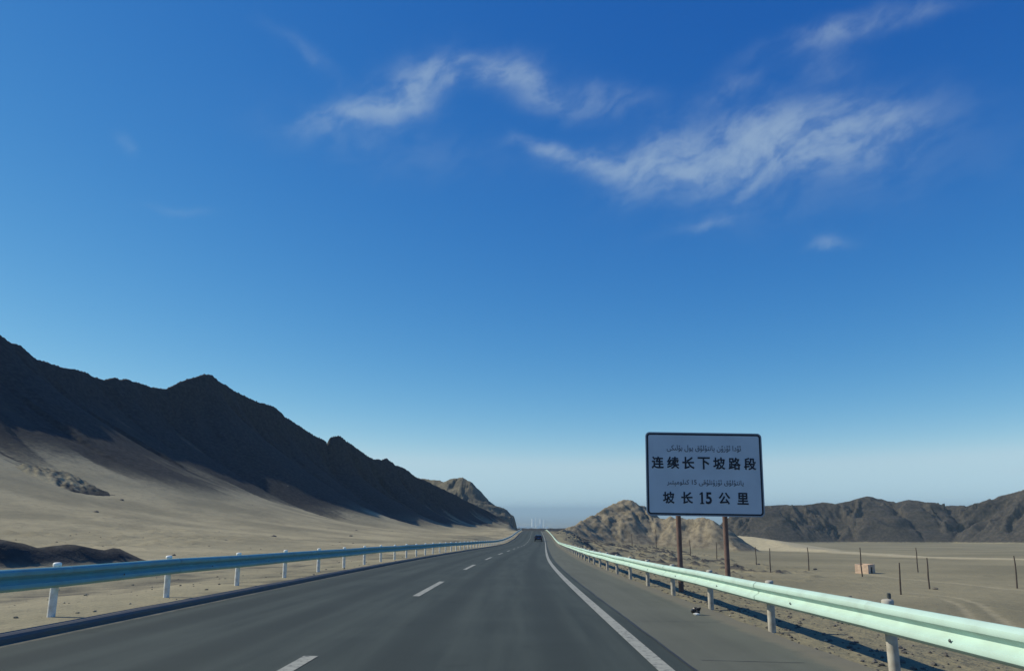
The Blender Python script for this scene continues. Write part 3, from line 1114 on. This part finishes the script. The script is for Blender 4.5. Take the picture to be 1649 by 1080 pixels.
def build_sign():
    D = 22.0
    x, z = at(1134.5, 763, D)
    W, H = 189 / 1237 * D, 133.5 / 1237 * D
    root = empty('road_sign', (x, D, float(right_height(np.array([[x]]), np.array([[D]]))[0][0, 0]) - SLOPE * D))
    tag(root, 'large white bilingual road sign board on two rusty posts behind the guardrail', 'road sign')
    zc = z - root.location.z
    roll = R(-0.9)
    face = (R(90), roll * -1 * -1, 0)

    def place(name, mesh, mat, cx, cy, dz, parent=root):
        # local board coordinates: x right, y up, dz towards the viewer
        ca, sa = math.cos(roll), math.sin(roll)
        o = link(name, mesh, mat, parent, (cx * ca - cy * sa, -dz, zc + cx * sa + cy * ca))
        o.rotation_mode = 'XYZ'
        o.rotation_euler = (Matrix.Rotation(roll, 3, 'Y').transposed() @ Matrix.Rotation(R(90), 3, 'X')).to_euler()
        return o
    place('panel', slab(rounded_rect(W, H, 0.12), -0.02, 0.0), M['sign'], 0, 0, 0)
    place('rim', ring(rounded_rect(W + .012, H + .012, 0.125), rounded_rect(W - 0.055, H - 0.055, 0.10), -0.024, 0.006), M['signrim'], 0, 0, 0)
    place('border', ring(rounded_rect(W - 0.056, H - 0.056, 0.10), rounded_rect(W - 0.15, H - 0.15, 0.06), 0.001, 0.003), M['ink'], 0, 0, 0)
    s = W / 1275.0
    pxx = lambda cxp, cyp: ((cxp - 777) * s, (557 - cyp) * s)
    hs = 132 * s
    for i, ch in enumerate('连续长下坡路段'):
        m = fit(text_mesh(ch, hs, 0.0095), 134 * s, 134 * s)
        cx, cy = pxx(268 + 168.5 * i, 438)
        place('character', m, M['ink'], cx, cy, 0.004)
    for ch, cxp, w in (('坡', 380, 128), ('长', 580, 128), ('5', 815, 66), ('公', 985, 128), ('里', 1185, 122)):
        m = fit(text_mesh(ch, hs, 0.0095), w * s, 128 * s)
        cx, cy = pxx(cxp, 815)
        place('character', m, M['ink'], cx, cy, 0.004)
    one = [(-20, -64), (20, -64), (20, -52), (9, -52), (9, 64), (-4, 64), (-24, 44), (-24, 32), (-9, 42), (-9, -52), (-20, -52)]
    cx, cy = pxx(742, 815)
    place('character', slab([(a * s * 1.1, b * s) for a, b in one], -0.002, 0.003), M['ink'], cx, cy, 0.004)
    for t, cyp, cxp, w in (('ئۇدا ئۇزۇن يانتۇلۇق يول بۆلىكى', 280, 778, 815), ('يانتۇلۇق ئۇزۇنلۇقى 15 كىلومېتىر', 655, 782, 835)):
        m = fit(text_mesh(shape_rtl(t), 0.18, 0.0015), w * s, 78 * s)
        cx, cy = pxx(cxp, cyp)
        place('lettering', m, M['faded'], cx, cy, 0.004)
    for dy in (-0.62, 0.62):
        link('crossbar', bm_mesh(box_bm(W * .9, 0.06, 0.08, bevel=0.006), 'crossbar'), M['steel'], root, (0, 0.052, zc + dy * H / 2.4))
    for pxp in (1095.5, 1171.5):
        xp, _ = at(pxp, 860, D)
        bm = cyl_bm(0.073, -0.8, zc + H * 0.42, 20)
        link('post', bm_mesh(bm, 'post', True, R(40)), M['rust'], root, (xp - x, 0.175, 0))
    return root


sign = build_sign()


# ------------------------------------------------------------------ things on the plain
def gz_right(x, y):
    return float(right_height(np.array([[x]]), np.array([[y]]))[0][0, 0]) - SLOPE * y


def hit_right(px, py):
    d = ray_dir(px, py)
    yy = np.arange(30, 1200, 0.5)
    X = d.x * yy
    zt = right_height(X[None, :], yy[None, :])[0][0] - SLOPE * yy
    below = np.where(CAMH + d.z * yy < zt)[0]
    i = below[0] if len(below) else len(yy) - 1
    return float(X[i]), float(yy[i]), float(zt[i])


def pole_mesh(h, seed):
    rnd = random.Random(seed)
    bm = bmesh.new()
    prof = [(0, -0.5), (0.13, -0.5), (0.125, 0.0), (0.115, h * .4), (0.10, h * .75), (0.085, h * .985), (0.05, h), (0, h)]
    lathe(bm, prof, 9)
    for v in bm.verts:
        v.co.x += 0.05 * math.sin(v.co.z * 0.9 + seed)
        v.co.y += 0.03 * math.cos(v.co.z * 1.3 + seed)
    return bm_mesh(bm, 'pole', True, R(50))


POLES = [
    (1451, 908, 957, 'leaning dark wooden pole nearest the sunny guardrail, right of the pink hut'),
    (1497, 900, 948, 'dark wooden pole with a dark stone lying at its foot'),
    (1638.5, 897, 947, 'dark wooden pole at the far right edge of the picture'),
    (1388.5, 883, 928, 'dark wooden pole standing directly in front of the pink hut'),
    (1478.5, 883, 921, 'distant thin pole behind the leaning pole, right of the hut'),
    (1303, 883, 918, 'dark wooden pole midway between the road sign and the pink hut'),
    (1241, 885, 922, 'thin pole just right of the road sign, second from its post'),
    (1218, 881, 909, 'short thin pole by the dark rubble right of the sign post'),
    (1154.5, 873, 900, 'thin pole just left of the right sign post'),
    (1112, 871, 895, 'faint thin pole between the two sign posts'),
    (1057, 853, 881, 'thin pole at the foot of the tan hill left of the sign'),
    (1018, 860, 879, 'small far pole beneath the peak of the tan hill'),
]
for i, (px, yt, yb, lab) in enumerate(POLES):
    x, y, z = hit_right(px, yb)
    h = (yb - yt) / 1237.0 * y
    o = link('wooden_pole', pole_mesh(h, i), M['wood'], None, (x, y, z), (0, R(-2.5) if i == 0 else R(random.uniform(-1.2, 1.2)), random.uniform(0, 6)))
    o.scale = (0.9 + y / 900, 0.9 + y / 900, 1)
    tag(o, lab, 'pole', 'poles on the gravel plain')


def rock_mesh(seed, sub=2, flat=0.7, rough=0.35):
    bm = bmesh.new()
    bmesh.ops.create_icosphere(bm, subdivisions=sub, radius=0.5)
    rnd = random.Random(seed)
    planes = [(Vector((rnd.gauss(0, 1), rnd.gauss(0, 1), rnd.gauss(0, 1))).normalized(), rnd.uniform(.24, .42)) for _ in range(9)]
    for v in bm.verts:
        for nrm, dd in planes:
            e = v.co.dot(nrm) - dd
            if e > 0: v.co -= nrm * e * 0.85
        v.co *= 1 + rough * 0.25 * rnd.uniform(-1, 1)
        v.co.z *= flat
    return bm_mesh(bm, 'stone')


ROCKS = [rock_mesh(s) for s in range(4)]
for m_ in ROCKS: m_.materials.append(M['dstone'])
PALE = rock_mesh(21)
PALE.materials.append(M['stone'])


def build_hut():
    x, y, z = hit_right(1398, 923)
    sc = y / 1237.0
    h = 14.5 * sc
    a, b = 23 * sc, 21 * sc
    root = empty('hut', (x, y + 1.4, z), (0, 0, R(42)))
    tag(root, 'small square pink plastered hut standing alone on the gravel plain', 'hut')
    t = 0.22
    # four walls; the lit one faces -X, the shaded one -Y (before turning)
    link('wall', bm_mesh(box_bm(t, b, h, (-a / 2, 0, h / 2 - .1), 0.02)), M['pink'], root)
    link('wall', bm_mesh(box_bm(t, b, h, (a / 2, 0, h / 2 - .1), 0.02)), M['pink'], root)
    bm = box_bm(a * .34, t, h, (-a * .33 + t * .5, -b / 2 + t / 2, h / 2 - .1), 0.02)
    box_bm(a * .34, t, h, (a * .33 - t * .5, -b / 2 + t / 2, h / 2 - .1), 0.02, bm)
    box_bm(a * .36, t * .9, h * .25, (0, -b / 2 + t / 2, h * .875 - .1), 0, bm)
    link('wall', bm_mesh(bm), M['pink'], root)
    link('wall', bm_mesh(box_bm(a - t * 1.02, t, h, (0, b / 2 - t / 2, h / 2 - .1), 0.02)), M['pink'], root)
    link('roof', bm_mesh(box_bm(a - t * 1.1, b - t * 2.1, 0.12, (0, 0, h - 0.35), 0.01)), M['pink'], root)
    link('door', bm_mesh(box_bm(a * .30, 0.05, h * .72, (0, -b / 2 + t * .7, h * .36 - .1))), M['void'], root)
    return root


build_hut()
for px, py, s, lab in ((1506, 949, 1.0, 'dark stone at the foot of the second pole right of the hut'),
                       (1312, 917, 0.9, 'small dark stone beside the pole midway to the hut'),
                       (1222, 909, 0.8, 'small dark stone at the foot of the short pole near the sign'),
                       (1163, 901, 1.1, 'small dark stone by the pole left of the right sign post')):
    x, y, z = hit_right(px, py)
    o = link('stone', ROCKS[len(lab) % 4], None, None, (x, y, z + .12 * s), (0, 0, random.uniform(0, 6)))
    w = 11 * y / 1237 * s
    o.scale = (w, w * .8, w * .6)
    tag(o, lab, 'stone', 'stones on the plain')

# rocky knob on the sandy slope, left
def build_outcrop():
    d = ray_dir(112, 780)
    yy = np.arange(60, 260, 0.5)
    X = d.x * yy
    zt = left_height(X[None, :], yy[None, :])[0][0] - SLOPE * yy
    i = np.where(CAMH + d.z * yy < zt)[0]
    i = i[0] if len(i) else 150
    x, y, z = float(X[i]), float(yy[i]), float(zt[i])
    w = 150 * y / 1237
    n = 70
    A, B = np.meshgrid(np.linspace(-1, 1, n), np.linspace(-1, 1, n))
    # crest falls to the right, steep broken face on the right
    px = A * w * 0.62
    py = B * w * 0.42
    u = A * 0.62
    prof = np.interp(u, [-.62, -.45, -.40, -.15, 0.05, .2, .34, .42, .62], [0, 0.06, .62, .74, .52, .34, .16, .0, -.1])
    hgt = w * 0.10 * prof * (1 - sstep(.35, .95, np.abs(B + .1)))
    hgt = hgt + w * 0.03 * (ridged(px * .25 + 3, py * .55 + px * .3, 5) - .62) * np.clip(prof * 3, 0, 1) * (1 - sstep(.6, .95, np.abs(B)))
    rot = R(-20)
    gx, gy = x + px * math.cos(rot) - py * math.sin(rot), y + px * math.sin(rot) + py * math.cos(rot)
    base = left_height(gx, gy)[0] - SLOPE * gy
    zz = base + hgt - 0.35 * sstep(.6, 1, np.maximum(np.abs(A), np.abs(B))) - 0.04
    bottom = base.min() - 1.0
    rk = 0.38 + 0.5 * sstep(.1, .35, u) + 0.5 * (ridged(px * .3, py * .3, 4) - .55)
    o = grid_mesh('rock_outcrop', gx - x, gy - y, zz - z, {'rock': rk * (1 - sstep(.55, .95, np.maximum(np.abs(A), np.abs(B))))}, M['hill'])
    o.location = (x, y, z)
    tag(o, 'low sandy rock outcrop on the slope below the dark mountain', 'rock outcrop')


build_outcrop()

# ------------------------------------------------------------------ loose stones (uncountable) along both verges
def scatter(name, label, n, place_fn, seed, mat):
    rnd = random.Random(seed)
    base = []
    for s in range(5):
        m = rock_mesh(100 + s, 1, 0.65, 0.6)
        base.append((np.array([v.co[:] for v in m.vertices]), [tuple(p.vertices) for p in m.polygons]))
    V, F, off = [], [], 0
    for i in range(n):
        p = place_fn(rnd)
        if p is None: continue
        x, y, z, s = p
        bv, bf = base[rnd.randrange(5)]
        a = rnd.uniform(0, 6.28)
        ca, sa = math.cos(a), math.sin(a)
        q = bv * s * np.array([1, rnd.uniform(.6, 1), rnd.uniform(.6, 1)])
        q = np.stack([q[:, 0] * ca - q[:, 1] * sa + x, q[:, 0] * sa + q[:, 1] * ca + y, q[:, 2] + z], 1)
        V.append(q)
        F += [tuple(j + off for j in f) for f in bf]
        off += len(q)
    o = link(name, mesh_from(np.concatenate(V), F), mat)
    tag(o, label, None, None, 'stuff')
    return o


class Field:
    """bilinear lookup of a built terrain grid, for cheap scattering"""
    def __init__(s, q, y, Z, q0, sign):
        s.q, s.y, s.Z, s.q0, s.sign = q, y, Z, q0, sign

    def z(s, q, y):
        i = min(max(int(np.searchsorted(s.q, q)) - 1, 0), len(s.q) - 2)
        j = min(max(int(np.searchsorted(s.y, y)) - 1, 0), len(s.y) - 2)
        a = (q - s.q[i]) / (s.q[i + 1] - s.q[i]); b = (y - s.y[j]) / (s.y[j + 1] - s.y[j])
        Z = s.Z
        return float((Z[j, i] * (1 - a) + Z[j, i + 1] * a) * (1 - b) + (Z[j + 1, i] * (1 - a) + Z[j + 1, i + 1] * a) * b) - SLOPE * y


FR = Field(QR[0], YR[:, 0], ZR, 3.72, 1)
FL = Field(QL[0], YL[:, 0], ZL, -6.25, -1)


def put_r(rnd):
    y = 4 + 60 * rnd.random() ** 1.6
    q = abs(rnd.gauss(0.9, 0.9)) + 0.02
    if q > 4: return None
    s = 0.02 + 0.10 * rnd.random() ** 3.2
    return cc(y) + 3.72 + q, y, FR.z(q, y) + s * .1, s


def put_l(rnd):
    y = 6 + 80 * rnd.random() ** 1.5
    q = 0.25 + abs(rnd.gauss(0.4, 3.0))
    if q > 14: return None
    s = 0.02 + 0.10 * rnd.random() ** 4
    return cc(y) - 6.25 - q, y, FL.z(q, y) + s * .1, s


def put_bank(rnd):
    y = 36 + 70 * rnd.random() ** 1.3
    q = 14 + 34 * rnd.random()
    s = 0.08 + 0.28 * rnd.random() ** 4
    if fbm(np.array(q * .12), np.array(y * .12), 2) < 0.02: return None
    return cc(y) - 6.25 - q, y, FL.z(q, y) + s * .05, s


def put_slope(rnd):
    y = 80 + 230 * rnd.random()
    q = 25 + 85 * rnd.random()
    s = 0.2 + 0.9 * rnd.random() ** 6
    if fbm(np.array(q * .05 + 9), np.array(y * .03), 3) < 0.05: return None
    return cc(y) - 6.25 - q, y, FL.z(q, y) + s * .0, s


def put_rplain(rnd):
    y = 60 + 320 * rnd.random() ** 1.2
    q = 12 + 140 * rnd.random()
    s = 0.10 + 0.35 * rnd.random() ** 5
    return cc(y) + 3.72 + q, y, FR.z(q, y), s


def put_rrub(rnd):
    y = 110 + 260 * rnd.random()
    q = 3.0 + 40 * rnd.random() ** 1.5
    s = 0.25 + 1.3 * rnd.random() ** 4
    if fbm(np.array(q * .15 + 3), np.array(y * .05), 3) < 0.0: return None
    return cc(y) + 3.72 + q, y, FR.z(q, y), s


scatter('gravel', 'loose gravel and dirt clods along the verge under the sunny rail', 2600, put_r, 1, M['dstone'])
scatter('gravel', 'loose stones on the sand behind the shaded rail', 420, put_l, 2, M['outcrop'])
scatter('rubble', 'dark rubble strewn over the earth banks left of the road', 420, put_bank, 3, M['dstone'])
scatter('scree', 'scattered boulders on the sandy mountain slope', 90, put_slope, 4, M['dstone'])
scatter('gravel', 'sparse small stones over the gravel plain', 250, put_rplain, 5, M['dstone'])
scatter('rubble', 'dark broken rock below the tan hill by the bend', 900, put_rrub, 6, M['dstone'])

# pale stones on the shoulder edge
for (px, py, s, lab) in ((1244, 1019, .10, 'pale stone at the base of a guardrail post on the shoulder edge'),
                         (1175, 988, .06, 'tiny white stone on the shoulder between two guardrail posts'),
                         (1330, 1027, .06, 'small pale stone on the dirt beneath the sunny rail')):
    d = ray_dir(px, py)
    y = 1.43 / -(d.z + SLOPE)
    x = d.x * y
    q = x - float(cc(y)) - 3.72
    z = FR.z(q, y) if q > 0.05 else float(road_z(x - float(cc(y)), y))
    o = link('stone', PALE, None, None, (x, y, z + s * .25), (0, 0, random.uniform(0, 6)))
    o.scale = (s, s * .8, s)
    tag(o, lab, 'stone', 'pale stones by the guardrail')


# crumpled scrap on the shoulder
def build_scrap():
    d = ray_dir(1121, 989)
    y = 1.41 / -(d.z + SLOPE)
    x = d.x * y
    z = float(road_z(x - float(cc(y)), y)) + 0.005
    root = empty('litter_scrap', (x, y, z))
    tag(root, 'small crumpled black and white scrap lying on the asphalt shoulder', 'litter')
    rnd = random.Random(9)
    bm = bmesh.new()
    bmesh.ops.create_icosphere(bm, subdivisions=3, radius=0.075)
    for v in bm.verts:
        n = perlin(np.array(v.co.x * 22 + 3), np.array(v.co.z * 22 + v.co.y * 15))
        v.co *= 1 + 0.5 * float(n)
        v.co.z = max(v.co.z * .72 + 0.075, 0.028)
        if v.co.x > 0.03: v.co.z *= 1 + 6.0 * (v.co.x - 0.03)
    link('plastic', bm_mesh(bm), M['bag'], root)
    bm = bmesh.new()
    bmesh.ops.create_icosphere(bm, subdivisions=2, radius=0.05)
    for v in bm.verts:
        v.co = Vector((v.co.x * 1.2, v.co.y * .8 - 0.055, max(0.0, v.co.z * .55 + .02)))
        v.co.x += 0.012 * rnd.uniform(-1, 1)
    link('paper', bm_mesh(bm), M['paper'], root)


build_scrap()


# ------------------------------------------------------------------ car ahead
def build_car():
    y = 182.0
    u = 0.05
    x = float(cc(y)) + u
    z = float(road_z(u, y))
    hd = math.atan2(-(float(cc(y + 2)) - float(cc(y - 2))), 4)
    gr = math.atan2(float(road_z(u, y + 2)) - float(road_z(u, y - 2)), 4)
    root = empty('car', (x, y, z + 0.01), (gr, 0, hd))
    tag(root, 'dark car driving away in the lane ahead near the white edge line', 'car')
    # body: side profile (y forward, z) swept across widths
    low = [(-2.15, .32), (-2.2, .55), (-2.17, .80), (-2.1, .95), (-1.2, 1.0), (0.9, .98), (1.3, .93), (2.05, .78), (2.18, .55), (2.12, .30)]
    vs, fs = [], []
    secs = [(-0.88, .93), (-.90, 1.0), (0, 1.02), (.90, 1.0), (.88, .93)]
    n = len(low)
    for xx, k in secs:
        for yy, zz in low: vs.append((xx, yy * (0.985 if abs(xx) > .89 else 1.0), .32 + (zz - .32) * k))
    for i in range(len(secs) - 1):
        for j in range(n):
            a, b = i * n + j, i * n + (j + 1) % n
            fs.append((a, b, b + n, a + n))
    fs += [tuple(range(n)), tuple(range(4 * n, 5 * n))[::-1]]
    bm = bmesh.new()
    bv = [bm.verts.new(v) for v in vs]
    for f in fs: bm.faces.new([bv[i] for i in f])
    body = link('body', bm_mesh(bm, 'body', True, R(30)), M['carpaint'], root)
    # cabin
    cab = [(-1.95, .98, .80), (-1.55, 1.42, .62), (-.5, 1.49, .62), (.25, 1.44, .62), (1.05, .97, .80)]
    vs = []
    for yy, zz, w in cab: vs += [(-w, yy, zz), (w, yy, zz)]
    fs = [(2 * i, 2 * i + 1, 2 * i + 3, 2 * i + 2) for i in range(4)] + [(0, 2, 4, 6, 8), (1, 9, 7, 5, 3)]
    bm = bmesh.new()
    bv = [bm.verts.new(v) for v in vs]
    for f in fs: bm.faces.new([bv[i] for i in f])
    link('cabin', bm_mesh(bm, 'cabin'), M['carpaint'], root)
    def quad(name, pts, mat, lift):
        a, b, c = Vector(pts[0]), Vector(pts[1]), Vector(pts[2])
        nn = (b - a).cross(c - a).normalized()
        if nn.dot((a + c) / 2 - Vector((0, -.4, 1.1))) < 0: nn = -nn
        P = [Vector(p) for p in pts]
        k = len(P)
        vs = [p + nn * lift for p in P] + [p - nn * .01 for p in P]
        fs = [tuple(range(k)), tuple(range(k, 2 * k))[::-1]] + [(i, (i + 1) % k, k + (i + 1) % k, k + i) for i in range(k)]
        bm = bmesh.new()
        bv = [bm.verts.new(v) for v in vs]
        for f in fs: bm.faces.new([bv[i] for i in f])
        return link(name, bm_mesh(bm), mat, root)
    quad('rear_window', [(-.66, -1.88, 1.05), (.66, -1.88, 1.05), (.55, -1.60, 1.37), (-.55, -1.60, 1.37)], M['glass'], .012)
    quad('windscreen', [(-.66, .93, 1.04), (.66, .93, 1.04), (.55, .34, 1.39), (-.55, .34, 1.39)], M['glass'], .012)
    for s in (-1, 1):
        quad('side_window', [(s * .79, -1.6, 1.03), (s * .79, .75, 1.03), (s * .635, .18, 1.40), (s * .635, -1.35, 1.40)], M['glass'], .03)
        link('tail_light', bm_mesh(box_bm(.30, .05, .16, (s * .70, -2.185, .80), .02)), M['red'], root)
        for yy in (-1.35, 1.35):
            bm = bmesh.new()
            lathe(bm, [(0, -.1), (.24, -.11), (.31, -.1), (.325, -.06), (.325, .06), (.31, .1), (.24, .11), (0, .1)], 20)
            bmesh.ops.rotate(bm, verts=bm.verts, cent=(0, 0, 0), matrix=Matrix.Rotation(R(90), 3, 'Y'))
            w = link('wheel', bm_mesh(bm, 'wheel', True, R(40)), M['rubber'], root, (s * .80, yy, .325))
            bm = bmesh.new()
            lathe(bm, [(0, -.118), (.20, -.118), (.20, .118), (0, .118)], 14)
            bmesh.ops.rotate(bm, verts=bm.verts, cent=(0, 0, 0), matrix=Matrix.Rotation(R(90), 3, 'Y'))
            link('rim', bm_mesh(bm, 'rim'), M['chrome'], w)
        link('mirror', bm_mesh(box_bm(.2, .1, .14, (s * .98, .62, 1.02), .03)), M['carpaint'], root)
    link('bumper', bm_mesh(box_bm(1.66, .12, .22, (0, -2.17, .43), .04)), M['rubber'], root)
    link('number_plate', bm_mesh(box_bm(.44, .02, .14, (0, -2.215, .70))), M['plate'], root)


build_car()


# ------------------------------------------------------------------ works in the basin, about 11 km away
def basin_pt(px, y):
    return at(px, 850, y)[0], y, -250.0


def tower(px, y, h, r, cat, name, lab, prof):
    x, y, z = basin_pt(px, y)
    bm = bmesh.new()
    lathe(bm, [(rr * r, zz * h) for rr, zz in prof], 24)
    o = link(name, bm_mesh(bm, name, True, R(40)), M['white'], None, (x, y, z))
    tag(o, lab, cat, 'white works in the hazy basin')


HYP = [(0, 0), (1, 0), (.86, .25), (.72, .55), (.67, .75), (.70, 1.0), (.62, 1.0), (.58, .75), (0, .7)]
CH = [(0, 0), (1, 0), (.8, .5), (.66, 1.0), (0, 1.0)]
tower(858, 10900, 135, 24, 'tower', 'cooling_tower', 'larger pale tower standing left in the hazy basin beyond the road', HYP)
tower(871, 10900, 135, 24, 'tower', 'cooling_tower', 'pale tower standing right in the hazy basin beyond the road', HYP)
tower(863.5, 11200, 150, 9, 'chimney', 'chimney', 'slim chimney between the two pale towers in the basin', CH)
tower(876, 11200, 120, 10, 'chimney', 'chimney', 'slim chimney right of the pale towers in the basin', CH)
for i, (px, w, h) in enumerate(((823, 40, 26), (828, 60, 22), (834, 45, 34), (839, 50, 24), (845, 55, 30), (850, 40, 38), (854.5, 30, 34), (866, 40, 40), (881, 40, 30))):
    x, y, z = basin_pt(px, 10800)
    root = empty('white_building', (x, y, z))
    link('wall', bm_mesh(box_bm(w, 40, h, (0, 0, h / 2))), M['white'], root)
    link('roof', bm_mesh(box_bm(w + 2, 42, 3, (0, 0, h + 1.5))), M['white'], root)
    tag(root, 'low white building in the hazy basin beyond the crest of the road', 'building', 'white works in the hazy basin')

# ------------------------------------------------------------------ haze
def build_haze():
    m = bpy.data.materials.new('haze')
    m.use_nodes = True
    nt = m.node_tree
    nt.nodes.clear()
    out = node(nt, 'ShaderNodeOutputMaterial')
    pv = node(nt, 'ShaderNodeVolumePrincipled')
    pv.inputs['Color'].default_value = (0.68, 0.90, 1.0, 1)
    pv.inputs['Density'].default_value = 0.00009
    pv.inputs['Anisotropy'].default_value = 0.0
    nt.links.new(pv.outputs[0], out.inputs['Volume'])
    S = 190000
    o = link('haze', bm_mesh(box_bm(S, S, 346, (0, 0, -251.0 + 173.0))), m)
    tag(o, 'pale blue distance haze over the desert', None, None, 'stuff')


build_haze()
